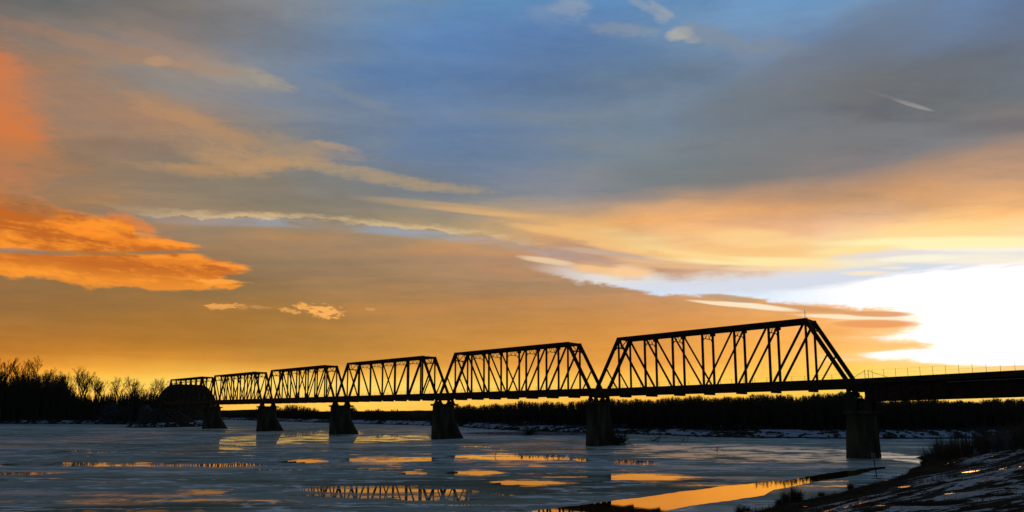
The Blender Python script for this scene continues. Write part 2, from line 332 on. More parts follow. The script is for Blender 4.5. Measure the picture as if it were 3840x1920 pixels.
M_sign = simple('post_paint', (.09, .09, .085), (.15, .15, .14), 4, .7)

# ---------------------------------------------------------------- mesh helpers
def link(o, parent=None):
    COL.objects.link(o)
    if parent is not None: o.parent = parent
    return o
def tag(o, label=None, cat=None, group=None, kind=None):
    for k, v in (('label', label), ('category', cat), ('group', group), ('kind', kind)):
        if v: o[k] = v
    return o
def empty(name, loc, rz=0, **kw):
    o = bpy.data.objects.new(name, None); o.location = loc; o.rotation_euler = (0, 0, rz); link(o); return tag(o, **kw)
def meshobj(name, verts, faces, m, parent=None, smooth=False):
    me = bpy.data.meshes.new(name); verts = np.asarray(verts, dtype=np.float32)
    if isinstance(faces, np.ndarray):
        k = faces.shape[1]; me.vertices.add(len(verts)); me.vertices.foreach_set('co', verts.ravel())
        me.loops.add(faces.size); me.loops.foreach_set('vertex_index', faces.astype(np.int32).ravel())
        me.polygons.add(len(faces)); me.polygons.foreach_set('loop_start', np.arange(0, faces.size, k, dtype=np.int32))
        me.update(calc_edges=True)
    else: me.from_pydata([tuple(map(float, v)) for v in verts], [], faces); me.update()
    me.validate()
    if smooth: me.polygons.foreach_set('use_smooth', [True] * len(me.polygons))
    me.materials.append(m)
    return link(bpy.data.objects.new(name, me), parent)
class MB:                      # boxes, bars between points
    def __init__(s): s.v = []; s.f = []
    def hexa(s, p):
        b = len(s.v); s.v += p
        s.f += [[b, b+3, b+2, b+1], [b+4, b+5, b+6, b+7], [b, b+1, b+5, b+4], [b+1, b+2, b+6, b+5], [b+2, b+3, b+7, b+6], [b+3, b, b+4, b+7]]
    def box(s, x0, x1, y0, y1, z0, z1):
        s.hexa([(x0,y0,z0),(x1,y0,z0),(x1,y1,z0),(x0,y1,z0),(x0,y0,z1),(x1,y0,z1),(x1,y1,z1),(x0,y1,z1)]); return s
    def bar(s, a, b, w, h=None, upv=(0, 1, 0)):
        h = h or w; a = Vector(a); b = Vector(b); d = (b - a).normalized(); u = Vector(upv)
        if abs(d.dot(u)) > .95: u = Vector((1, 0, 0))
        sx = d.cross(u).normalized() * h * .5; sy = u.copy(); sy = sx.cross(d).normalized() * w * .5
        s.hexa([tuple(a-sx-sy), tuple(a+sx-sy), tuple(a+sx+sy), tuple(a-sx+sy), tuple(b-sx-sy), tuple(b+sx-sy), tuple(b+sx+sy), tuple(b-sx+sy)]); return s
    def laced(s, a, b, w, h, upv=(0,1,0)):   # built-up member: two channels with lacing bars
        a = Vector(a); b = Vector(b); d = (b - a).normalized(); u = Vector(upv); sx = d.cross(u).normalized()
        for sg in (-1, 1): s.bar(a + sx*sg*h*.36, b + sx*sg*h*.36, w, h*.28, upv)
        n = max(3, int((b - a).length / (h * 1.0)))
        for i in range(n):
            p = a + (b-a)*(i/n); r = a + (b-a)*((i+1)/n); sg = 1 if i % 2 else -1
            for e in (-1, 1): s.bar(p + sx*sg*h*.24 + u*e*w*.42, r - sx*sg*h*.24 + u*e*w*.42, .03, .09, upv)
        return s
    def build(s, name, m, parent=None, bevel=0): return meshobj(name, s.v, s.f, m, parent)
def tubes(segs, sides=3):      # (n,8): p0 p1 r0 r1 -> verts, quads
    S = np.asarray(segs, dtype=np.float64); p0, p1, r0, r1 = S[:, :3], S[:, 3:6], S[:, 6:7], S[:, 7:8]
    d = p1 - p0; d /= np.linalg.norm(d, axis=1, keepdims=True) + 1e-9
    a = np.where(np.abs(d[:, 2:3]) < .9, np.array([[0, 0, 1.]]), np.array([[1., 0, 0]]))
    u = np.cross(d, a); u /= np.linalg.norm(u, axis=1, keepdims=True); w = np.cross(d, u)
    V = []
    for k in range(sides):
        c, s_ = math.cos(2 * math.pi * k / sides), math.sin(2 * math.pi * k / sides)
        V.append(p0 + (u * c + w * s_) * r0)
    for k in range(sides):
        c, s_ = math.cos(2 * math.pi * k / sides), math.sin(2 * math.pi * k / sides)
        V.append(p1 + (u * c + w * s_) * r1)
    V = np.stack(V, 1).reshape(-1, 3); n = len(S); b = np.arange(n)[:, None] * (2 * sides)
    F = np.concatenate([b + np.array([[k, (k + 1) % sides, sides + (k + 1) % sides, sides + k]]) for k in range(sides)], 0)
    return V, F

# ---------------------------------------------------------------- terrain
near_shore = [(-260, -230), (-60, -30), (-20, 13), (0, 33), (17.9, 51), (23.1, 56.5), (30.2, 62.5), (37.8, 69.5), (45.2, 77.5), (56.6, 90.7), (62, 97), (70, 112), (88, 128), (130, 146), (260, 176)]
far_shore = [(280, 232), (160, 196), (120, 190), (99, 190), (65, 200), (42, 232), (22, 246), (8, 258), (-12, 300), (-27, 345), (-60, 385), (-91, 421), (-150, 480), (-211, 560), (-285, 640)]
left_shore = [(-330, 650), (-262, 560), (-204, 442), (-178, 372), (-170, 338), (-182, 326), (-206, 352), (-240, 400), (-344, 430), (-600, 470), (-1300, 300), (-1300, -230)]
RIV = np.array(near_shore + far_shore + left_shore, float)
def seg_dist(X, Y, pl, closed=False):
    d = np.full(X.shape, 1e9)
    n = len(pl); rngn = n if closed else n - 1
    for i in range(rngn):
        ax, ay = pl[i]; bx, by = pl[(i + 1) % n]
        t = np.clip(((X - ax) * (bx - ax) + (Y - ay) * (by - ay)) / ((bx - ax) ** 2 + (by - ay) ** 2), 0, 1)
        d = np.minimum(d, np.hypot(X - ax - t * (bx - ax), Y - ay - t * (by - ay)))
    return d
def inside(X, Y, pl):
    c = np.zeros(X.shape, bool); n = len(pl)
    for i in range(n):
        ax, ay = pl[i]; bx, by = pl[(i + 1) % n]
        k = ((ay > Y) != (by > Y)) & (X < (bx - ax) * (Y - ay) / ((by - ay) + 1e-12) + ax); c ^= k
    return c
_waves = [(rs.uniform(.02, .06), rs.uniform(0, 6.28), rs.uniform(0, 6.28), 1.0) for _ in range(5)] + [(rs.uniform(.12, .4), rs.uniform(0, 6.28), rs.uniform(0, 6.28), .35) for _ in range(9)] + [(rs.uniform(.8, 2.2), rs.uniform(0, 6.28), rs.uniform(0, 6.28), .07) for _ in range(12)]
def nz(X, Y):
    r = 0
    for f, a, p, w in _waves: r = r + w * np.sin(f * (X * math.cos(a) + Y * math.sin(a)) * 1.0 + p)
    return r
def sstep(x, a, b):
    t = np.clip((x - a) / (b - a), 0, 1); return t * t * (3 - 2 * t)
def height(X, Y):
    X = np.asarray(X, float); Y = np.asarray(Y, float)
    sd = seg_dist(X, Y, RIV, True); ins = inside(X, Y, RIV); N = nz(X, Y)
    d = np.where(ins, -sd, sd) + .35 * np.clip(N, -2, 2)
    dn, df, dl = seg_dist(X, Y, near_shore), seg_dist(X, Y, far_shore), seg_dist(X, Y, left_shore)
    wn = 1 / (dn + 1) ** 3; wf = 1 / (df + 1) ** 3; wl = 1 / (dl + 1) ** 3; W = wn + wf + wl
    dp = np.maximum(d, 0)
    zn = np.where(dp < 3, dp * .32, .96 + (dp - 3) * .262); zn = np.where(zn > 6.2, 6.2 + (zn - 6.2) * .05, zn)
    zn = zn + .14 * N * np.clip(dp / 4, 0, 1) * np.clip(np.hypot(X, Y) / 30, .25, 1)
    zn = zn + 5.5 * np.exp(-((X - 106) ** 2 + (Y - 72) ** 2) / 18. ** 2)
    zf = 2.4 * (1 - np.exp(-dp / 3.5)) + .25 * N * np.clip(dp / 8, 0, 1) + 2.0 * sstep(dp, 60, 300)
    zl = 7.0 * sstep(dp, 0, 26) + .35 * N * np.clip(dp / 8, 0, 1) + 11.0 * sstep(dp, 55, 100)
    z = (zn * wn + zf * wf + zl * wl) / W
    dc = np.hypot(X + 187, (Y - 344) * .9)
    z = np.where(dc < 19, np.maximum(z, 9.6 * (1 - sstep(dc, 3, 19)) + .25 * N), z); d = np.where((dc < 18.5), np.maximum(d, .5), d)
    # round bluff behind the far bridge end
    bl = np.hypot((X + 219) / 25., (Y - 430) / 30.)
    z = np.maximum(z, np.where(d > 0, 26.0 * (1 - sstep(bl, .35, 1.15)), z))
    lowr = sstep(np.hypot(X, Y), 700, 1200); z = z * (1 - lowr) + np.minimum(z, 4.5) * lowr
    return np.where(d > 0, z + .02, np.maximum(-2.0, d * .35))
# fan of rings round the viewpoint, finer in front
aa = np.concatenate([np.linspace(-math.pi, -.95, 60, endpoint=False), np.linspace(-.95, .95, 620, endpoint=False), np.linspace(.95, math.pi, 60, endpoint=False)])
rr = np.concatenate([[.0], np.geomspace(1.5, 120, 230), np.geomspace(122, 700, 260), np.geomspace(720, 9000, 26)])
AA, RR = np.meshgrid(aa, rr); GXx, GYy = np.sin(AA) * RR, np.cos(AA) * RR
ZZ = height(GXx, GYy)
nR, nA = AA.shape; idx = np.arange(nR * nA).reshape(nR, nA)
fa = np.stack([idx[:-1], np.roll(idx, -1, 1)[:-1], np.roll(idx, -1, 1)[1:], idx[1:]], -1).reshape(-1, 4)
Mg, g, out = mat('ground_earth_snow')
geo = g.n.new('ShaderNodeNewGeometry'); pos = geo.outputs['Position']; px_, py_, pz_ = g.sep(pos)[:3]
nb = g.noise(pos, .5, 7, .65); nc = g.noise(g.mapping(pos, (0,0,0), (0,0,math.radians(-44)), (.26, .36, .3), 'POINT'), 1.0, 9, .7); nf = g.noise(pos, 3.5, 5, .7)
earth = g.mix(g.rng(nb, .35, .65), (.012, .013, .010), (.040, .038, .028))
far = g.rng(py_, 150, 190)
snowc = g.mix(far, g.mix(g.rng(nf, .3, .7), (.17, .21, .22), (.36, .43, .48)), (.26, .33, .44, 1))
sm = g.rng(g.mad(nf, .22, g.mad(nb, .35, nc)), .79, .815)
nz_ = g.sep(geo.outputs['Normal'])[2]
farsnow = g.mul(g.mul(g.mul(far, g.rng(pz_, 2.45, 2.2)), g.rng(pz_, .25, .5)), g.rng(g.mad(g.noise(pos, .04, 2, .5), .6, g.noise(pos, .22, 6, .7)), .79, .83))
farkeep = g.mul(g.sub(1.0, far), g.rng(g.mad(nf, 1.2, pz_), 1.9, 2.7))
sm = g.m('MAXIMUM', g.mul(sm, farkeep), farsnow)
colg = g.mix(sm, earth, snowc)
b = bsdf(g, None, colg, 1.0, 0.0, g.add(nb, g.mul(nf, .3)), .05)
def onground(x, y):
    d = ray(x, y); t = 8.0
    while t < 200 and HC + d[2] * t > float(height(d[0] * t, d[1] * t)): t += .25
    return d[0] * t, d[1] * t
gl = g.n.new('ShaderNodeBsdfGlossy'); g.put(gl.inputs['Normal'], g.xyz(0.0, 0.0, 1.0)); gl.inputs['Roughness'].default_value = .05; gl.inputs['Color'].default_value = (.80, .45, .16, 1)  # puddles: orange of the reflected sunset is put into the gloss colour
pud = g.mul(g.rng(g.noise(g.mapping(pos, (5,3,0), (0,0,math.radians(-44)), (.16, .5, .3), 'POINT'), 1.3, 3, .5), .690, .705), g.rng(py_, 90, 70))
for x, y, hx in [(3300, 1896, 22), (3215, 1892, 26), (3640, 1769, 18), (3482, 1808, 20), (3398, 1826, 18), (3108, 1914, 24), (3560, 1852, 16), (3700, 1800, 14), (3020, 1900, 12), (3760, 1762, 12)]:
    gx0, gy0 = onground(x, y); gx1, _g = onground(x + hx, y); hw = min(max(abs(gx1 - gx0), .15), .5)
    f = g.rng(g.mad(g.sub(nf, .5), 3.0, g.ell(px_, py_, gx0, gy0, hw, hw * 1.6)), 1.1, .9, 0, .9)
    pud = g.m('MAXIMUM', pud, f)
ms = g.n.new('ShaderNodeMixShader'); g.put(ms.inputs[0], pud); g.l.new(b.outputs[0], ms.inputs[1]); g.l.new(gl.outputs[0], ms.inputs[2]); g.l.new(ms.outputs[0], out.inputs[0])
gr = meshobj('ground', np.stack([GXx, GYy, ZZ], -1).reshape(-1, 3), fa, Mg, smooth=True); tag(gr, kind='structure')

# ---------------------------------------------------------------- river ice
Mi, g, out = mat('river_ice')
geo = g.n.new('ShaderNodeNewGeometry'); pos = geo.outputs['Position']
pw = g.noise(pos, .08, 4, .55, col=True); pwv = g.vm('SUBTRACT', pw, (.5, .5, .5))
band = g.noise(g.mapping(pos, (2, 4, 0), (0, 0, .12), (.009, .05, 1), 'POINT'), 1.0, 6, .62)
band2 = g.noise(g.mapping(pos, (9, 1, 0), (0, 0, .08), (.07, .11, 1), 'POINT'), 1.0, 9, .68)
fine = g.noise(pos, .9, 6, .7)
ic = g.ramp(g.mad(g.sub(band2, .5), .45, band), [(.34, (.10, .14, .12)), (.42, (.17, .235, .21)), (.47, (.27, .35, .33)), (.51, (.16, .24, .26)), (.56, (.34, .44, .44)), (.60, (.22, .33, .39)), (.68, (.46, .58, .62))])
ic = g.mix(g.rng(g.mad(g.sub(fine, .5), .5, band2), .60, .72, 0, .55), ic, (.62, .72, .82, 1))
ic = g.mix(g.rng(g.mad(g.sub(fine, .5), .4, band2), .36, .30, 0, .75), ic, (.03, .038, .036, 1))
ridge = g.m('ABSOLUTE', g.sub(g.noise(g.mapping(pos, (3, 8, 0), (0, 0, .2), (.03, .10, 1), 'POINT'), 1.0, 5, .6), .5))
ic = g.mix(g.rng(ridge, .016, .003, 0, .75), ic, (.66, .76, .82, 1))
ic = g.mix(g.mul(g.rng(fine, .60, .66), g.rng(band, .45, .58, 0, .8)), ic, (.70, .80, .86, 1))
# wet pools: extents measured on the ice (x0, x1, y0, y1 of the survey photo, unprojected to the ice plane, and wetness)
slot = g.rng(g.noise(g.mapping(pos, (6, 2, 0), (0, 0, .1), (.10, .13, 1), 'POINT'), 1.0, 8, .7), .42, .55)
POOLS = [(1190,1730,1830,1850,1),(1500,1725,1850,1876,.84),(545,850,1836,1880,.65),(120,560,1853,1872,.3),
 (-150,1080,1733,1751,.85),(-200,260,1769,1782,.6),(1075,1235,1724,1738,1),(1290,1610,1716,1733,1),(1700,2150,1706,1727,1),(1780,2200,1668,1690,.55),
 (800,1000,1612,1682,.45),(1000,1225,1618,1678,.5),(1320,1620,1630,1656,.6),(1690,1860,1766,1782,1),(1840,2120,1803,1820,.9),
 (2310,2620,1781,1799,1),(2320,2480,1727,1741,1),(2150,2200,1716,1728,1),(1440,1540,1740,1752,.6),
 (225,275,1600,1640,.4),(355,405,1640,1680,.55),(230,270,1684,1702,.6),(1980,2060,1742,1750,.6),(1500,1600,1764,1782,.8),(2100,2420,1628,1640,.3),(1900,2200,1648,1662,.3),(1180,1260,1912,1925,.4),(500,780,1912,1926,.3)]
ipx, ipy = g.sep(pos)[:2]
stk = g.sub(g.noise(g.mapping(pos, (7, 3, 0), (0, 0, .06), (.02, .42, 1), 'POINT'), 1.0, 4, .6), .5)
wob = g.mad(g.sub(fine, .5), 1.2, g.mad(g.sub(band2, .5), 4.0, g.mul(g.sub(g.noise(g.mapping(pos, (1,1,0), (0,0,.1), (.13, .17, 1), 'POINT'), 1.0, 7, .68), .5), g.mad(stk, 0.0, 7.5))))
wob = g.mad(stk, 4.5, wob)
wet = None
for x0, x1, y0, y1, k in POOLS:
    xm, ym = (x0 + x1) / 2, (y0 + y1) / 2
    X0, Y0 = onz(xm, ym); Ya, Yb = onz(xm, y0)[1], onz(xm, y1)[1]; Yc = (Ya + Yb) / 2
    Xa, Xb = onz(x0, ym)[0], onz(x1, ym)[0]
    f = g.rng(g.add(g.ell(ipx, ipy, (Xa + Xb) / 2, Yc, (Xb - Xa) / 2, abs(Ya - Yb) / 2), wob), 1.10, .80, 0, k)
    if k < .86: f = g.mul(f, slot)
    if k > .85: f = g.m('MAXIMUM', f, g.mul(g.rng(g.mad(wob, .6, g.ell(ipx, ipy, (Xa + Xb) / 2, Yc, (Xb - Xa) / 2 * 1.25, abs(Ya - Yb) / 2 * 1.7)), 1.25, .7, 0, .38), slot))
    wet = f if wet is None else g.m('MAXIMUM', wet, f)
sp = g.rng(g.mad(g.sub(fine, .5), .25, g.noise(g.mapping(pos, (4, 7, 0), (0, 0, .05), (.035, .22, 1), 'POINT'), 1.0, 5, .6)), .60, .66, 0, .6)
wet = g.m('MAXIMUM', wet, sp)
SHEEN = [(2300,3230,1664,1730,.7),(3230,3480,1684,1742,.95),(1950,2300,1640,1700,.25),(830,1650,1600,1690,.22),(1780,2200,1662,1700,.35),(0,620,1600,1700,.12),(200,900,1840,1890,.15),(2500,3200,1790,1850,.15)]
she = None
for x0, x1, y0, y1, k in SHEEN:
    xm, ym = (x0 + x1) / 2, (y0 + y1) / 2
    Ya, Yb = onz(xm, y0)[1], onz(xm, y1)[1]; Xa, Xb = onz(x0, ym)[0], onz(x1, ym)[0]
    f = g.rng(g.add(g.ell(ipx, ipy, (Xa + Xb) / 2, (Ya + Yb) / 2, (Xb - Xa) / 2, abs(Ya - Yb) / 2), g.mul(wob, .5)), 1.3, .6, 0, k)
    she = f if she is None else g.m('MAXIMUM', she, f)
she = g.m('MAXIMUM', she, g.rng(band, .52, .62, 0, .22))
she = g.mul(she, slot)
bi = g.n.new('ShaderNodeBsdfDiffuse'); g.put(bi.inputs[0], ic)
gr1 = g.n.new('ShaderNodeBsdfGlossy'); gr1.inputs['Roughness'].default_value = .22; gr1.inputs['Color'].default_value = (.50, .62, .75, 1)
m0 = g.n.new('ShaderNodeMixShader'); m0.inputs[0].default_value = .035; g.l.new(bi.outputs[0], m0.inputs[1]); g.l.new(gr1.outputs[0], m0.inputs[2])
gs = g.n.new('ShaderNodeBsdfGlossy'); gs.inputs['Roughness'].default_value = .28; gs.inputs['Color'].default_value = (.95, .93, .88, 1)
ms_ = g.n.new('ShaderNodeMixShader'); g.put(ms_.inputs[0], she); g.l.new(m0.outputs[0], ms_.inputs[1]); g.l.new(gs.outputs[0], ms_.inputs[2]); m0 = ms_
gw = g.n.new('ShaderNodeBsdfGlossy'); gw.inputs['Roughness'].default_value = .015; gw.inputs['Color'].default_value = (.97, .86, .66, 1)
m1 = g.n.new('ShaderNodeMixShader'); g.put(m1.inputs[0], g.mul(wet, .92)); g.l.new(m0.outputs[0], m1.inputs[1]); g.l.new(gw.outputs[0], m1.inputs[2])
g.l.new(m1.outputs[0], out.inputs[0])
ice = meshobj('river_ice', [(-1500, -400, 0), (500, -400, 0), (500, 900, 0), (-1500, 900, 0)], [[0, 1, 2, 3]], Mi); tag(ice, kind='structure')

# open channel along the near bank
Mw, g, out = mat('open_water'); geo = g.n.new('ShaderNodeNewGeometry'); pos = geo.outputs['Position']
wn_ = g.noise(g.mapping(pos, (0,0,0), (0,0,.7), (.5, 1.6, 1), 'POINT'), 1.0, 3, .5)
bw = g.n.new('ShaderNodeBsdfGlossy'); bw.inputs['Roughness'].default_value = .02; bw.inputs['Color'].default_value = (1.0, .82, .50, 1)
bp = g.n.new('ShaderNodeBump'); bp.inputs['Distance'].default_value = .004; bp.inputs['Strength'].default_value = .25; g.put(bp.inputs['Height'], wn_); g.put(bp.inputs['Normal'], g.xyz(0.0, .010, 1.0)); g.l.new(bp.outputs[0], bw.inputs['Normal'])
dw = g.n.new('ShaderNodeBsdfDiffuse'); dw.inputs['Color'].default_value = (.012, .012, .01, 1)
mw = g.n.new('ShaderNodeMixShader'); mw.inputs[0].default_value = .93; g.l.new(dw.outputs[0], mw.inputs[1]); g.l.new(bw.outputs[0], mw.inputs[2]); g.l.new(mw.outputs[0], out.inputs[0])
upper = [(1760,1960),(1900,1932),(2057,1908),(2240,1885),(2445,1861),(2600,1838),(2744,1820),(2937,1802),(3080,1778),(3203,1763),(3270,1754),(3320,1751)]
lower = [(3322,1757),(3275,1764),(3205,1784),(3080,1803),(2985,1822),(2900,1838),(2865,1857),(2744,1876),(2600,1895),(2450,1925),(2300,1965)]
def fine_line(pts, jit):
    o = []
    for (x0, y0), (x1, y1) in zip(pts, pts[1:]):
        A, B = onz(x0, y0), onz(x1, y1); n = max(2, int(math.hypot(A[0]-B[0], A[1]-B[1]) / .35))
        for i in range(n): o.append((A[0] + (B[0]-A[0]) * i / n, A[1] + (B[1]-A[1]) * i / n))
    o.append(onz(*pts[-1])); w = 0; r = []
    for i, (a, b_) in enumerate(o):
        w = .8 * w + rnd.uniform(-jit, jit); r.append((a + w * .4, b_ + w))
    return r
poly = fine_line(upper, .22) + fine_line(lower, .12)
import bmesh
bm = bmesh.new(); bm.faces.new([bm.verts.new((a, b_, .008)) for a, b_ in poly]); bmesh.ops.triangulate(bm, faces=bm.faces[:])
me = bpy.data.meshes.new('open_water'); bm.to_mesh(me); bm.free(); me.materials.append(Mw)
ow = bpy.data.objects.new('open_water', me); link(ow); tag(ow, kind='structure')
for p in me.polygons:
    if p.normal.z < 0: p.flip()

# ---------------------------------------------------------------- the bridge
LS = 55.6; AZD = math.atan(2567 / 2396.0)
dv = Vector((-math.sin(AZD), math.cos(AZD), 0)); RZ = math.atan2(dv.y, dv.x)
Z0 = dv.y * 2.96 * 55.0; P0 = Vector((Z0 * (3207 - 1920) / 2396.0, Z0, 0))   # foot of the near truss at the right-hand pier
W = 4.8; ZT, ZD, ZB, ZP = 24.85, 13.30, 11.25, 10.25    # chord top, deck top, deck underside, pier top
NP = 8; PL = (LS - 1.2) / NP; X0 = .6
def xp(i): return X0 + PL * i
zc = ZT - .30; zb = 12.35
def make_span():
    root = empty('truss_span', (P0.x, P0.y, 0), RZ)
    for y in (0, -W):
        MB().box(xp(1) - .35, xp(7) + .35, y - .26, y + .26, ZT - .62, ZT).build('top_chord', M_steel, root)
        m = MB(); m.box(X0 - .4, xp(8) + .4, y - .2, y + .2, zb - .32, zb + .32)
        for i in range(9): m.box(xp(i) - .45, xp(i) + .45, y - .24, y + .24, zb - .5, zb + .55)
        m.build('bottom_chord', M_steel, root)
        for a, b in ((0, 1), (8, 7)):
            MB().bar((xp(a), y, zb), (xp(b), y, zc), .5, .68).build('end_post', M_steel, root)
            s = 1 if a == 0 else -1
            MB().bar((xp(a) + s * PL * .47, y, zb + (zc - zb) * .47), (xp(b) - s * .25, y, zb + .1), .28, .24).build('sub_strut', M_steel, root)
        for i in range(1, 8):
            m = MB(); wd = .34 if i in (1, 7) else .40
            m.bar((xp(i), y, zb), (xp(i), y, zc), .36, wd)
            m.box(xp(i) - .5, xp(i) + .5, y - .28, y + .28, ZT - 1.15, ZT - .63)
            m.build('vertical_post', M_steel, root)
        for a, b, w in ((1, 2, .40), (2, 3, .34), (3, 4, .28), (7, 6, .40), (6, 5, .34), (5, 4, .28)):
            MB().bar((xp(a), y, zc), (xp(b), y, zb), .3, w).build('diagonal', M_steel, root)
    for i in range(2, 7):       # sway frames under the top chords
        m = MB(); zt, zl = ZT - .45, ZT - 1.95
        m.bar((xp(i), -.1, zt), (xp(i), -W + .1, zt), .2, .28); m.bar((xp(i), -.1, zl), (xp(i), -W + .1, zl), .14, .14)
        n = 6
        for k in range(n):
            ya, yb = -W * k / n, -W * (k + 1) / n
            m.bar((xp(i), ya, zt if k % 2 else zl), (xp(i), yb, zl if k % 2 else zt), .08, .10, (1, 0, 0))
        for y, s in ((0, -1), (-W, 1)): m.bar((xp(i), y, zl - .9), (xp(i), y + s * .9, zl), .1, .12, (1, 0, 0))
        m.build('sway_frame', M_steel, root)
    for a, b in ((0, 1), (8, 7)):   # portals in the plane of the end posts
        ex = Vector((xp(b) - xp(a), 0, zc - zb)).normalized(); T = Vector((xp(b), 0, zc))
        def q_(dn, y): v = T - ex * dn; return (v.x, y, v.z)
        m = MB(); m.bar(q_(0, 0), q_(0, -W), .35, .5); m.bar(q_(2.2, 0), q_(2.2, -W), .2, .3)
        for k in range(4):
            ya, yb = -W * k / 4, -W * (k + 1) / 4
            m.bar(q_(.1 if k % 2 else 2.1, ya), q_(2.1 if k % 2 else .1, yb), .12, .16, (1, 0, 0))
        m.bar(q_(3.6, 0), q_(2.2, -1.1), .14, .2, (1, 0, 0)); m.bar(q_(3.6, -W), q_(2.2, -W + 1.1), .14, .2, (1, 0, 0))
        m.build('portal_frame', M_steel, root)
    m = MB()
    for i in range(1, 7):
        m.bar((xp(i), 0, ZT - .22), (xp(i + 1), -W, ZT - .22), .1, .14, (0, 0, 1)); m.bar((xp(i), -W, ZT - .36), (xp(i + 1), 0, ZT - .36), .1, .14, (0, 0, 1))
    m.build('top_lateral_bracing', M_steel, root)
    m = MB()
    for y in (-1.4, -3.4): m.box(X0 - .3, xp(8) + .3, y - .2, y + .2, 11.62, 12.98)
    m.build('stringer', M_steel, root)
    for i in range(9): MB().box(xp(i) - .22, xp(i) + .22, -W + .25, -.25, ZB, 12.75).build('floor_beam', M_steel, root)
    m = MB(); x = .05; 
    while x < LS - .2:
        m.box(x, x + .24, -4.35, -.45, 12.98, 13.2); x += .5
    m.box(0, LS, -.62, -.46, 13.2, ZD + .1); m.box(0, LS, -4.34, -4.18, 13.2, ZD + .1)
    m.build('tie_deck', M_timber, root)
    m = MB(); m.box(0, LS, .28, .42, 11.55, ZD); m.box(0, LS, .42, .46, 12.9, ZD + .02)   # deck edge girder on the near side
    m.build('edge_girder', M_steel, root)
    for y in (-1.68, -3.12): MB().box(0, LS, y - .04, y + .04, 13.2, 13.36).build('rail', M_iron, root)
    m = MB()
    for k in range(1, 23): m.bar((k * 2.4 - .1, -4.7 + .2, 13.1), (k * 2.4 - .1, -4.7 + .2, 14.45), .05)
    for z in (13.95, 14.42): m.bar((0, -4.5, z), (LS, -4.5, z), .02)
    m.build('handrail', M_iron, root)
    for x in (X0 + .2, xp(8) - .2):
        for y in (0, -W):
            MB().box(x - .7, x + .7, y - .55, y + .55, ZP, ZP + .28).box(x - .45, x + .45, y - .42, y + .42, ZP + .28, ZP + .75).box(x - .3, x + .3, y - .35, y + .35, ZP + .75, zb - .51).build('bearing_shoe', M_steel, root)
    return root
def copy_tree(o, parent=None):
    c = o.copy(); COL.objects.link(c); c.parent = parent
    for ch in list(o.children): copy_tree(ch, c)
    return c
span_labels = ['largest steel truss span, thin rod on its top corner, beside the plate girder span',
 'second nearest steel truss span, left of the largest one',
 'third truss span from the right, middle height among the six trusses',
 'fourth truss span from the right, over brush on the far shore',
 'fifth truss span from the right, small, next to the one before the bluff',
 'farthest and smallest truss span, with the dark round bluff showing through it']
s0 = make_span(); spans = []
DZ = [-.02, -.05, -.10, -.02, .1, .1]
for i in range(6):
    o = s0 if i == 0 else copy_tree(s0)
    p = P0 + dv * (LS * i); o.location = (p.x, p.y, (.35, .05, 0, 0, 0, .05)[i]); o.rotation_euler = (0, (.0085, .001, 0, 0, 0, 0)[i], RZ)
    tag(o, span_labels[i], 'truss bridge span', 'steel truss spans of the railway bridge'); spans.append(o)
MB().bar((xp(1), 0, ZT), (xp(1), 0, ZT + 1.5), .07).build('rod', M_steel, s0)
# small mast with stays on the deck edge of the first span
MB().bar((21.3, -4.6, 13.1), (21.3, -4.6, 15.6), .05).bar((21.3, -4.6, 13.9), (19.6, -4.6, 13.9), .05).bar((19.6, -4.6, 13.1), (19.6, -4.6, 14.6), .05).bar((21.3,-4.6,15.4),(20.0,-4.6,17.2),.03).build('stay_mast', M_iron, s0)

# plate girder approach span
GL = 46.0
GT = .022
gsp = empty('girder_span', (P0.x, P0.y, 0), RZ, label='dark solid plate girder approach span with thin railing posts, at the right edge', cat='girder bridge span')
def gy(i): return i
for y in (.1, -W + .6):
    m = MB(); m.box(-GL, -1.9, y - .03, y + .03, 9.75, 13.1); m.box(-GL, -1.9, y - .28, y + .28, 9.68, 9.76); m.box(-GL, -1.9, y - .28, y + .28, 13.05, 13.14)
    for k in range(20): m.box(-3 - k * 2.2, -2.88 - k * 2.2, y - .2, y + .2, 9.8, 13.0)
    m.build('plate_girder', M_steel, gsp)
m = MB(); m.box(-GL, 0, .5, .72, 12.7, 13.62); m.box(-GL, 0, -W - .1, .6, 13.14, 13.34); m.build('deck', M_timber, gsp)
MB().box(-GL, -14, .70, 1.15, 12.30, 12.38).build('walkway_ledge', M_sign, gsp)
for ya, yb in ((-.4, .4), (-W + .2, -W + .9)): MB().box(-1.9, 0, ya, yb, 11.4, 13.1).build('end_bracket', M_steel, gsp)
hr = MB().bar((-GL, .45, 14.95), (-1, .45, 14.95), .012).bar((-GL, .45, 14.3), (-1, .45, 14.3), .012).build('handrail', M_iron, gsp)
k = -3.4
while k > -GL:
    MB().bar((k, .45, 13.3), (k, .45, 15.0), .045).build('railing_post', M_iron, hr); k -= 1.75
m = MB()
for x in (-1.0, -1.55): m.bar((x, -4.6, 13.3), (x, -4.6, 15.4), .07)
m.bar((-1.0, -4.6, 15.2), (2.2, -4.6, 13.4), .06, None, (0, 1, 0)); m.bar((-1.55, -4.6, 15.2), (-5.2, -4.6, 13.6), .06); m.bar((-5.2, -4.6, 13.3), (-5.2, -4.6, 13.9), .06)
m.build('braced_frame', M_iron, gsp)
for s in (s0,):
    m = MB()
    for x in (53.2, 53.9): m.bar((x, -4.6, 13.1), (x, -4.6, 14.9), .06)
    m.bar((53.2, -4.6, 14.8), (51.0, -4.6, 13.3), .06); m.bar((53.9, -4.6, 14.8), (54.9, -4.6, 13.6), .06); m.build('braced_frame', M_iron, s)

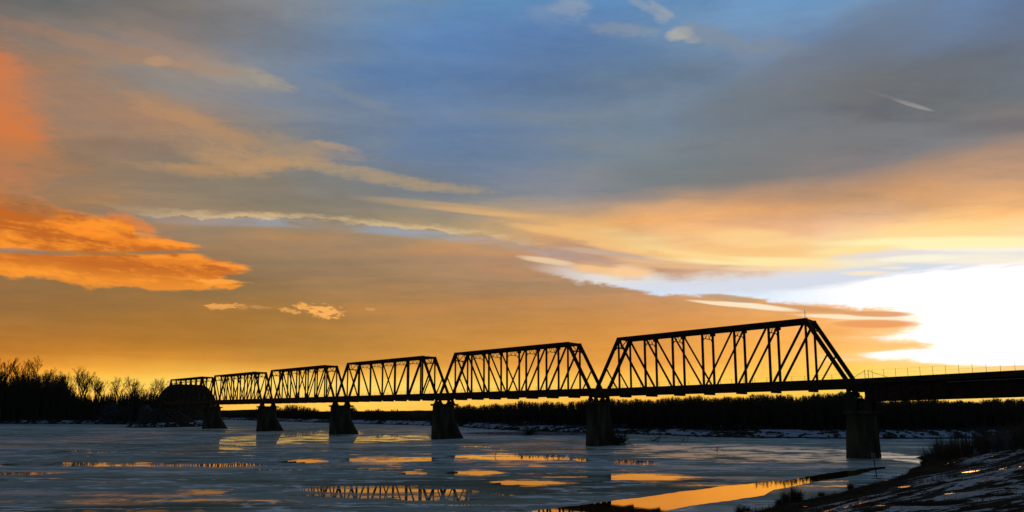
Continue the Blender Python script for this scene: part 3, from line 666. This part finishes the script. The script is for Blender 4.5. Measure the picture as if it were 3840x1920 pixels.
# piers: nose on the far (upstream) side leans out
def pier_mesh(thk, y_near, y_far, nose, top, steps=14):
    V = []; F = []; ring = 12
    zs = [-1.5 + (top - .55 + 1.5) * k / steps for k in range(steps + 1)]
    for z in zs:
        t = min(max((z + 1.5) / (top + 1.0), 0), 1); hw = thk / 2 + .35 * (1 - t)
        yn = y_near + .35 * (1 - t)
        e = max(0, 1 - max(z, 0) / (top * .62)); yf = y_far - .15 * (1 - t) - nose * e ** 1.25
        pts = [(hw, yn - .5), (hw * .8, yn - .12), (0, yn), (-hw * .8, yn - .12), (-hw, yn - .5), (-hw, (yn + yf) / 2), (-hw, yf + 1.6), (-hw * .55, yf + .6), (0, yf), (hw * .55, yf + .6), (hw, yf + 1.6), (hw, (yn + yf) / 2)]
        V += [(a, b_, z) for a, b_ in pts]
    for r in range(len(zs) - 1):
        for k in range(ring): a = r * ring + k; b_ = r * ring + (k + 1) % ring; F.append([a, b_, b_ + ring, a + ring])
    F.append([ (len(zs) - 1) * ring + k for k in range(ring)]); return V, F
plabels = ['', 'second pier from the right, with driftwood caught on its nose', 'third pier from the right, dark concrete with a flared nose',
 'fourth pier from the right, standing in ice with warm reflections on both sides', 'fifth pier from the right, small, in the far part of the ice', 'farthest and smallest pier, beside the rubble of the left bank']
V, F = pier_mesh(2.5, 1.35, -W - 1.5, 3.6, ZP)
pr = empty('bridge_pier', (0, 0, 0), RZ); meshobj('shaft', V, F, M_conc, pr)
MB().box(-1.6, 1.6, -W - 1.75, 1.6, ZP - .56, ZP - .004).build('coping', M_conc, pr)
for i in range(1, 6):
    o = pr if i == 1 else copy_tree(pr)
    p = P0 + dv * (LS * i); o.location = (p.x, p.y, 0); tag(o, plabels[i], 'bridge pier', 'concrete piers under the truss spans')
# right-hand pier: stepped, carries the truss end high and the girder end low
p0 = empty('bridge_pier', (P0.x, P0.y, 0), RZ, label='nearest and widest pier, stepped at the top, where the girder span meets the largest truss', cat='bridge pier')
V, F = pier_mesh(3.5, 1.6, -W - .9, .3, 8.1); V = [(a - .6, b_, z) for a, b_, z in V]; meshobj('shaft', V, F, M_conc, p0)
MB().box(-2.75, 1.5, -W - 1.5, 1.8, 7.55, 8.1).build('coping', M_conc, p0)
MB().box(-.55, 1.4, -W - .6, 1.25, 8.1, ZP - .004).box(-.2, .9, .55, 1.2, ZP, ZP + 1.15).build('bearing_column', M_conc, p0)
for ya, yb in ((-.5, .6), (-W + .2, -W + 1.1)): MB().box(-2.5, -.8, ya, yb, 8.1, 9.62).build('girder_pedestal', M_conc, p0)
# abutments
e = P0 + dv * (LS * 6 + .2)
ab = empty('bridge_abutment', (e.x, e.y, 0), RZ, label='dark abutment on the left bank where the farthest truss ends', cat='abutment')
MB().box(-1.2, 6, -W - 1.4, 1.4, 5, ZP - .004).box(1.2, 6, -W - 1.2, 1.2, ZP, 13.0).build('wall', M_conc, ab)
gsp.rotation_euler = (0, GT, RZ)
e2 = P0 - dv * (GL + .1)
ab2 = empty('bridge_abutment', (e2.x, e2.y, 0), RZ, label='concrete abutment at the right end of the girder span', cat='abutment')
MB().box(-5, 1.4, -W - 2, 2.2, -1, 9.6).box(-5, -.1, -W - 1.2, 1.4, 9.6, 13.9).build('wall', M_conc, ab2)

# ---------------------------------------------------------------- trees
def bare_tree(H, seed, spread=.55, levels=6, trunk=.30, lean=0.0):
    r = random.Random(seed); tr = []; cr = []
    def grow(p, d, L, rad, lv):
        n = 3 if lv < 2 else 2; q0 = p
        for k in range(n):
            d = (d + Vector((r.uniform(-1, 1), r.uniform(-1, 1), r.uniform(-.3, .7))) * .13).normalized()
            q1 = q0 + d * (L / n); ra = rad * (1 - .35 * k / n); rb = rad * (1 - .35 * (k + 1) / n)
            (tr if lv == 0 else cr).append((*q0, *q1, ra, rb)); q0 = q1
            if 0 < lv < levels and r.random() < .75 or (lv == 0 and k > 0):
                a = r.uniform(0, 6.283); sd = (d + Vector((math.cos(a), math.sin(a), r.uniform(.1, .6))) * spread * 1.3).normalized()
                if lv + 1 <= levels: grow(q0, sd, L * r.uniform(.45, .68), rad * .45, lv + 1)
        if lv < levels:
            for k in range(2 if lv else 3):
                a = r.uniform(0, 6.283); sd = (d + Vector((math.cos(a), math.sin(a), r.uniform(0, .5))) * spread * r.uniform(.5, 1.1)).normalized()
                grow(q0, sd, L * r.uniform(.6, .8), rad * .6, lv + 1)
    grow(Vector((0, 0, -.3)), Vector((lean, 0, 1)).normalized(), H * trunk, H * .022, 0)
    A = np.array(cr); zmax = A[:, 5].max(); s = H / zmax
    T = np.array(tr); A[:, :6] *= s; T[:, :6] *= s
    A[:, 6:] = np.maximum(A[:, 6:], .035); return T, A
protos = []
for kk, (sp_, tk, ln_) in enumerate([(.55, .26, 0), (.75, .22, .1), (.42, .30, -.12), (.6, .2, .25), (.48,.24,.0)]):
    T, A = bare_tree(20.0, 31 + kk, sp_, 5, tk, ln_)
    root = empty('bare_tree', (0, 0, -100)); V, F = tubes(T, 6); meshobj('trunk', V, F, M_bark, root); V, F = tubes(A, 3); meshobj('crown', V, F, M_twig, root)
    protos.append(root)
used = set()
def place_tree(px, ytop, Z, proto, wide, label, rz, group, name=None):
    X = (px - 1920) / 2396.0 * Z; zg = float(height(X, Z)); r = ray(px, ytop); zt = HC + r[2] / r[1] * Z
    H = max(zt - zg, 3)
    o = protos[proto] if proto not in used else copy_tree(protos[proto]); used.add(proto)
    o.location = (X, Z, zg - .2); o.rotation_euler = (0, 0, rz); o.scale = (H / 20 * wide, H / 20 * wide, H / 20)
    tag(o, label, 'tree', group)
LT = [(6,1330,440,2,1.0,'bare tree at the very left edge, its top cut by the frame'),
 (98,1332,450,0,.8,'tallest bare tree with a wide rounded crown near the left edge'),
 (50,1362,470,2,.8,'slim bare tree just left of the tallest wide crowned one'),
 (145,1398,455,4,.9,'lower bare tree right of the tallest wide crowned one'),
 (185,1378,465,2,.7,'narrow bare tree with spiky upright top, left part of the grove'),
 (210,1374,450,4,.7,'narrow bare tree with two thin tips beside the spiky one'),
 (240,1392,470,0,.7,'small round bare tree at the right end of the dense grove'),
 (292,1370,440,3,.8,'bare tree with a leaning dark trunk standing open against the glow'),
 (322,1384,460,2,.7,'bare tree with a dark knotted top right of the leaning one'),
 (358,1398,455,4,.8,'bushy bare tree with a thick upright stem, left of the sky gap'),
 (388,1420,465,1,.7,'small thin bare tree at the left side of the sky gap'),
 (455,1408,450,0,.9,'dense rounded bare tree standing alone on the flat bank top'),
 (488,1404,455,4,.8,'dense bare tree forming the right half of the lone round clump'),
 (520,1434,460,1,.7,'low bare tree at the right foot of the lone round clump'),
 (566,1412,450,2,.8,'thin bare tree with spread twigs left of the bridge end'),
 (590,1418,445,3,.8,'thin bare tree nearest the left end of the bridge')]
for i, (px, yt, Z, p, w, lb) in enumerate(LT): place_tree(px, yt, Z, p, w, lb, i * 1.7, 'bare cottonwoods on the left bank')
for i in range(5):
    if i not in used: bpy.data.objects.remove(protos[i])

def stems(pts, hs, twigs, rad=.10, tw=.045, up=.9, flare=.35, leaf=1.0):
    """many slender leafless stems with rising twigs, one array"""
    S = []
    for (x, y, z), h in zip(pts, hs):
        lx, ly = rs.normal(0, .05, 2) * h; tip = np.array([x + lx, y + ly, z + h]); b0 = np.array([x, y, z - .3])
        S.append(np.concatenate([b0, tip, [rad, .02]])[None])
        n = twigs; t = rs.uniform(.12, .98, n); a = rs.uniform(0, 6.283, n); L = (1.15 - t) * h * rs.uniform(.18, .42, n) * leaf
        s_ = b0 + (tip - b0) * t[:, None]; d = np.stack([np.cos(a) * flare, np.sin(a) * flare, np.full(n, up)], 1); e_ = s_ + d * L[:, None]
        S.append(np.concatenate([s_, e_, np.full((n, 1), tw), np.full((n, 1), tw * .4)], 1))
    return np.concatenate(S, 0)
def field(n, x0, x1, z0f, z1f):            # random points by survey-photo column and depth range
    xs = rs.uniform(x0, x1, n); u = rs.uniform(0, 1, n) ** 1.3
    Za = np.interp(xs, *zip(*z0f)); Z = Za + u * z1f; X = (xs - 1920) / 2396.0 * Z
    return xs, X, Z, height(X, Z)
def mass(name, n, x0, x1, zf, depth, hx, jit, m, tw=(28, .10, .05), flare=.35, **kw):
    xs, X, Z, zg = field(n, x0, x1, zf, depth)
    top = np.interp(xs, *zip(*hx)) + 4 * np.sin(xs * .021 + 1) + 3 * np.sin(xs * .057) + 2.5 * np.sin(xs * .13 + 2); r = [ray(a, b_) for a, b_ in zip(xs, top)]
    zt = np.array([HC + q_[2] / q_[1] * z_ for q_, z_ in zip(r, Z)])
    H = np.maximum((zt - zg) * rs.uniform(1 - jit, 1.02, n), 1.5)
    ok = zg > .4; S = stems(np.stack([X, Z, zg], 1)[ok], H[ok], tw[0], tw[1], tw[2], flare=flare)
    V, F = tubes(S, 3); o = meshobj(name, V, F, m); return tag(o, kind='stuff', **kw)
# right-hand wood of young poplars on the far shore
mass('far_wood', 5200, 1700, 4050, [(1700, 355), (1800, 335), (1950, 278), (2100, 262), (2350, 240), (2700, 212), (3180, 200), (3500, 200), (3840, 208), (4050, 215)], 70,
     [(1700, 1530), (1760, 1518), (1900, 1512), (2050, 1508), (2200, 1502), (2400, 1497), (2700, 1488), (3000, 1482), (3150, 1475), (3300, 1494), (3600, 1502), (3840, 1500), (4050, 1500)], .16, M_twig, (40, .07, .06), flare=.5,
     label='dense dark leafless wood along the far shore behind the bridge', cat='wood')
mass('far_thicket', 2200, 770, 1740, [(770, 640), (1000, 575), (1400, 432), (1740, 352)], 70,
     [(770, 1536), (860, 1542), (930, 1540), (960, 1528), (1040, 1530), (1110, 1519), (1160, 1524), (1200, 1538), (1330, 1528), (1345, 1545), (1400, 1540), (1450, 1538), (1490, 1528), (1510, 1545), (1580, 1556), (1640, 1540), (1700, 1530), (1740, 1526)], .35, M_twig, (30, .16, .09),
     label='low dark thicket on the distant shore seen under the bridge', cat='thicket')
mass('bank_thicket', 1300, -60, 620, [(-60, 442), (0, 440), (300, 425), (480, 412), (620, 385)], 45,
     [(-60, 1400), (60, 1395), (240, 1410), (280, 1475), (420, 1478), (560, 1470), (620, 1462)], .4, M_twig, (40, .14, .10),
     label='dark tangled undergrowth beneath the bare trees on the left bank', cat='undergrowth')
mass('frosted_brush', 700, 365, 620, [(365, 408), (480, 406), (560, 385), (620, 366)], 10,
     [(365, 1530), (400, 1512), (480, 1508), (560, 1520), (620, 1535)], .4, M_snowtwig, (40, .07, .06), flare=.8,
     label='frosted grey brush on the left bank beside the bridge end', cat='brush')
mass('shore_brush', 420, 1700, 3420, [(1700, 362), (1800, 340), (1950, 282), (2100, 264), (2350, 243), (2700, 211), (3180, 199), (3420, 199)], 5,
     [(1700, 1585), (2100, 1596), (2700, 1600), (3420, 1600)], .6, M_grass, (24, .05, .05), flare=.8,
     label='low ragged brush along the snowy edge of the far shore', cat='brush')

# ---------------------------------------------------------------- rocks and rubble
def rocks(name, pts, m, **kw):
    V = []; F = []
    for (x, y, z, s) in pts:
        b_ = len(V); 
        bm = bmesh.new(); bmesh.ops.create_icosphere(bm, subdivisions=1, radius=s)
        sc = (rnd.uniform(.8, 1.6), rnd.uniform(.7, 1.3), rnd.uniform(.45, .8))
        for v in bm.verts:
            k = rnd.uniform(.75, 1.15); V.append((x + v.co.x * sc[0] * k, y + v.co.y * sc[1] * k, z + v.co.z * sc[2] * k))
        F += [[b_ + v.index for v in f.verts] for f in bm.faces]; bm.free()
    o = meshobj(name, V, F, m); return tag(o, kind='stuff', **kw)
pts = []
for i in range(900):
    t = rnd.random(); x = rnd.uniform(-208, -167); y = rnd.uniform(324, 366); z = float(height(x, y))
    if z > .05: pts.append((x, y, z, rnd.uniform(.3, 1.0)))
rocks('rubble', pts, M_rock, label='grey rubble tumbling to the ice below the left bridge end', cat='rubble')
pts = []
fs = [(v[0], v[1]) for v in far_shore if v[1] < 430]
for i in range(420):
    k = rnd.randrange(len(fs) - 1); t = rnd.random(); a, b_ = fs[k], fs[k + 1]
    x = a[0] + (b_[0] - a[0]) * t + rnd.uniform(-3, 3); y = a[1] + (b_[1] - a[1]) * t + rnd.uniform(-2, 5)
    pts.append((x, y, max(float(height(x, y)), 0) + .1, rnd.uniform(.2, .7)))
rocks('shore_stones', pts, M_rock, label='dark stones scattered on the snowy far shore', cat='stones')

# gravel bar out in the ice
bx, by = onz(2010, 1626)
Vb = []; n1, n2 = 60, 14
for j in range(n2 + 1):
    for i in range(n1 + 1):
        u, v = i / n1 * 2 - 1, j / n2 * 2 - 1; rr_ = math.sqrt(u * u + v * v * .9)
        Vb.append((bx - 2 + u * 27 + v * 6, by + v * 16 - u * 8, -.25 + .95 * max(0, 1 - rr_) ** .6 + rnd.uniform(-.08, .08)))
Fb = [[j * (n1 + 1) + i, j * (n1 + 1) + i + 1, (j + 1) * (n1 + 1) + i + 1, (j + 1) * (n1 + 1) + i] for j in range(n2) for i in range(n1)]
Mb, g, out = mat('gravel_bar'); geo = g.n.new('ShaderNodeNewGeometry'); nn = g.noise(geo.outputs['Position'], .45, 6, .7)
bsdf(g, out, g.mix(g.rng(nn, .47, .56), (.03, .03, .027), (.10, .13, .18)), .95, .1, nn, .1)
tag(meshobj('gravel_bar', Vb, Fb, Mb, smooth=True), kind='structure')

# ---------------------------------------------------------------- driftwood, snag, post
def branchy(name, x, y, z, s, n, seed, **kw):
    r = random.Random(seed); S = []; S2 = []
    for i in range(n):
        a = r.uniform(0, 6.283); el = r.uniform(.05, 1.1); L = s * r.uniform(.5, 1.2); p = Vector((r.uniform(-.5, .5) * s * .6, r.uniform(-.5, .5) * s * .4, r.uniform(0, .35) * s))
        for k in range(4):
            d = Vector((math.cos(a) * math.cos(el), math.sin(a) * math.cos(el), math.sin(el))); q1 = p + d * L / 4
            S.append((*p, *q1, .09 * s / 3 * (1 - k / 5), .09 * s / 3 * (1 - (k + 1) / 5))); p = q1; a += r.uniform(-.6, .6); el += r.uniform(-.5, .4)
            if r.random() < .8:
                b_ = a + r.uniform(-1.2, 1.2); d2 = Vector((math.cos(b_), math.sin(b_), r.uniform(-.2, .7))) * L * .35; S.append((*p, *(p + d2), .035 * s / 3, .01))
    V, F = tubes(S, 5); o = meshobj(name, V, F, M_wood); o.location = (x, y, z); return tag(o, **kw)
pn = P0 + dv * LS; nv = Vector((dv.y, -dv.x, 0))   # away from the viewer
c = pn + nv * (W + 3.2) - dv * 1.8
branchy('driftwood_pile', c.x, c.y, 0, 3.6, 60, 5, label='tangle of driftwood caught against the nose of the second pier', cat='driftwood')
c = onz(1985, 1634); branchy('root_wad', c[0], c[1], .1, 3.2, 70, 9, label='dark rounded root wad lying on the gravel bar', cat='driftwood')
c = onz(2450, 1664); branchy('snag', c[0], c[1], 0, 3.4, 5, 14, label='thin bare branch frozen upright in the ice right of the second pier', cat='branch')
c = onz(1852, 1712); branchy('snag', c[0], c[1], 0, 1.2, 3, 3, label='tiny stub poking out of the ice in front of the gap between two piers', cat='branch')
for i, (x, y, s) in enumerate([(2560, 1668, 2.2), (2690, 1700, 1.6)]):
    c = onz(x, y); branchy('snag', c[0], c[1], 0, s, 4, 20 + i, label=['small dark twig in the ice, right of the upright frozen branch', 'low twig in the ice under the middle of the largest truss'][i], cat='branch')
c = onz(3290, 1797)
pt = empty('marker_post', (c[0], c[1], 0), 0, label='thin leaning post with a small plate, in the ice before the nearest pier', cat='post')
S = [(0, 0, -.3, -.35, 0, 3.0, .06, .05)]; V, F = tubes(S, 8); meshobj('post', V, F, M_wood, pt)
MB().box(-.62, -.12, -.09, -.055, 2.35, 3.1).build('plate', M_sign, pt)
c2 = MB().bar((0, 0, .05), (.5, .2, 0.05), .1).bar((0, 0, .6), (-.35, .3, .0), .05); c2.build('brace', M_wood, pt)

# ---------------------------------------------------------------- near bank growth
def bush(name, x, y, H, n, seed, m, **kw):
    r = random.Random(seed); S = []
    for i in range(n):
        a = r.uniform(0, 6.283); sp_ = r.uniform(.05, .7); p = Vector((r.gauss(0, H * .12), r.gauss(0, H * .12), 0)); L = H * r.uniform(.5, 1.05)
        d = Vector((math.cos(a) * sp_, math.sin(a) * sp_, 1)).normalized()
        for k in range(4):
            q1 = p + d * L / 4; S.append((*p, *q1, .02 * (1 - k / 5) + .006, .02 * (1 - (k + 1) / 5) + .006)); p = q1
            d = (d + Vector((r.uniform(-1, 1), r.uniform(-1, 1), r.uniform(-.3, .3))) * .22).normalized()
            if k > 0:
                for _ in range(2): S.append((*p, *(p + (d + Vector((r.uniform(-1, 1), r.uniform(-1, 1), r.uniform(0, 1))) * .7).normalized() * L * .2), .009, .005))
    V, F = tubes(S, 3); o = meshobj(name, V, F, m); o.location = (x, y, float(height(x, y)) - .05); return tag(o, **kw)
BL = [(3470, 100, 3.8, 60, 'frosted bare bush at the water edge right of the nearest pier'), (3505, 104, 4.6, 60, 'tall bare bush just right of the frosted one at the water edge'),
 (3560, 98, 4.0, 60, 'dark bare bush on the bank under the left part of the girder'), (3620, 96, 3.6, 60, 'dark bare bush on the bank under the middle of the girder'),
 (3680, 88, 3.6, 60, 'dark bare bush above the upper snow patch on the bank'), (3740, 84, 4.2, 70, 'bare bush with snowy twigs above the snow patch, second from the right edge'),
 (3800, 80, 4.6, 80, 'bare bush at the right edge of the picture below the girder'), (3850, 76, 5.2, 80, 'tall bare bush cut by the right edge of the picture'), (3450, 92, 1.6, 50, 'low bush hanging over the ice at the tip of the bank')]
for i, (px, Z, H, n, lb) in enumerate(BL):
    X = (px - 1920) / 2396. * Z; bush('bare_bush', X, Z, H * .62, n * 2, 50 + i, M_snowtwig if i in (0, 5, 6) else M_grass, label=lb, cat='bush', group='bare bushes on the near bank')
# dark willow scrub behind
xs = rs.uniform(3500, 4000, 420); Z = rs.uniform(84, 118, 420); X = (xs - 1920) / 2396. * Z; zg = height(X, Z); ok = zg > .5
S = stems(np.stack([X, Z, zg], 1)[ok], rs.uniform(1.4, 3.4, 420)[ok], 26, .03, .016, flare=.5); V, F = tubes(S, 3)
tag(meshobj('bank_scrub', V, F, M_twig), label='dark scrub covering the bank below the girder span', cat='scrub', kind='stuff')
# grass blades on the bank
n = 60000
t = rs.uniform(0, 1, n); dd = rs.exponential(9, n) + .4
line = np.array(near_shore[3:13]); sl_ = np.r_[0, np.cumsum(np.hypot(*np.diff(line, axis=0).T))]; s_ = t ** .8 * sl_[-1]
lx = np.interp(s_, sl_, line[:, 0]); ly = np.interp(s_, sl_, line[:, 1]); gx = lx + dd * .71 + rs.normal(0, .3, n); gy_ = ly - dd * .71 + rs.normal(0, .3, n)
cl = np.sin(gx * .9) * np.sin(gy_ * .7 + 1) + np.sin(gx * .31 + gy_ * .4) + rs.normal(0, .5, n); ok = (cl > .3) & (np.hypot(gx, gy_) > 14); gx, gy_ = gx[ok], gy_[ok]; n = len(gx)
gz = height(gx, gy_); H = rs.gamma(3, .07, n) + .05; big = rs.rand(n) < .02; H[big] *= 2.5
a = rs.uniform(0, 6.283, n); ln = H * rs.uniform(.1, .6, n)
B = np.stack([gx, gy_, gz - .02], 1); T = B + np.stack([np.cos(a) * ln, np.sin(a) * ln, H], 1); wv_ = np.stack([np.sin(a), -np.cos(a), a * 0], 1) * .012
V = np.stack([B - wv_, B + wv_, T], 1).reshape(-1, 3); F = np.arange(3 * n).reshape(-1, 3)
tag(meshobj('dry_grass', V, F, M_grass), label='dry dark grass along the snowy near bank', cat='grass', kind='stuff')
TU = [(2775, 1905, 1.3), (2800, 1900, .9), (2945, 1880, 1.7), (2975, 1874, 2.0), (2995, 1870, 1.4), (2920, 1888, .9), (3080,1846,.7), (3190,1822,.9)]
for i, (x, y, H) in enumerate(TU):
    X, Y = onz(x, y, .35); r = rs; S = []
    for k in range(180):
        a = r.uniform(0, 6.283); sp_ = r.uniform(0, .55); h = H * r.uniform(.3, .8); b0 = np.array([r.normal(0, .16), r.normal(0, .12), 0])
        m1 = b0 + np.array([math.cos(a) * sp_ * h * .4, math.sin(a) * sp_ * h * .4, h * .6]); e1 = b0 + np.array([math.cos(a) * sp_ * h, math.sin(a) * sp_ * h, h])
        S.append((*b0, *m1, .012, .009)); S.append((*m1, *e1, .009, .004))
    V, F = tubes(S, 3); o = meshobj('grass_tuft', V, F, M_grass); o.location = (X, Y, float(height(X, Y)) - .05)
    lbs = ['leftmost grass tuft where the bank meets the bottom of the picture', 'small tuft just right of the leftmost grass tuft', 'tall weed tuft, left one of the tall pair on the bank edge', 'tallest weed tuft standing against the ice on the bank edge', 'weed tuft on the right side of the tallest one', 'short tuft left of the tall weeds on the bank edge', 'sparse tuft midway along the bank edge', 'sparse tuft on the bank edge near the marker post']
    tag(o, lbs[i], 'grass tuft', 'weed tufts along the bank edge')

# ---------------------------------------------------------------- render settings
scene.render.engine = 'CYCLES'
scene.cycles.max_bounces = 4; scene.cycles.diffuse_bounces = 2; scene.cycles.glossy_bounces = 2
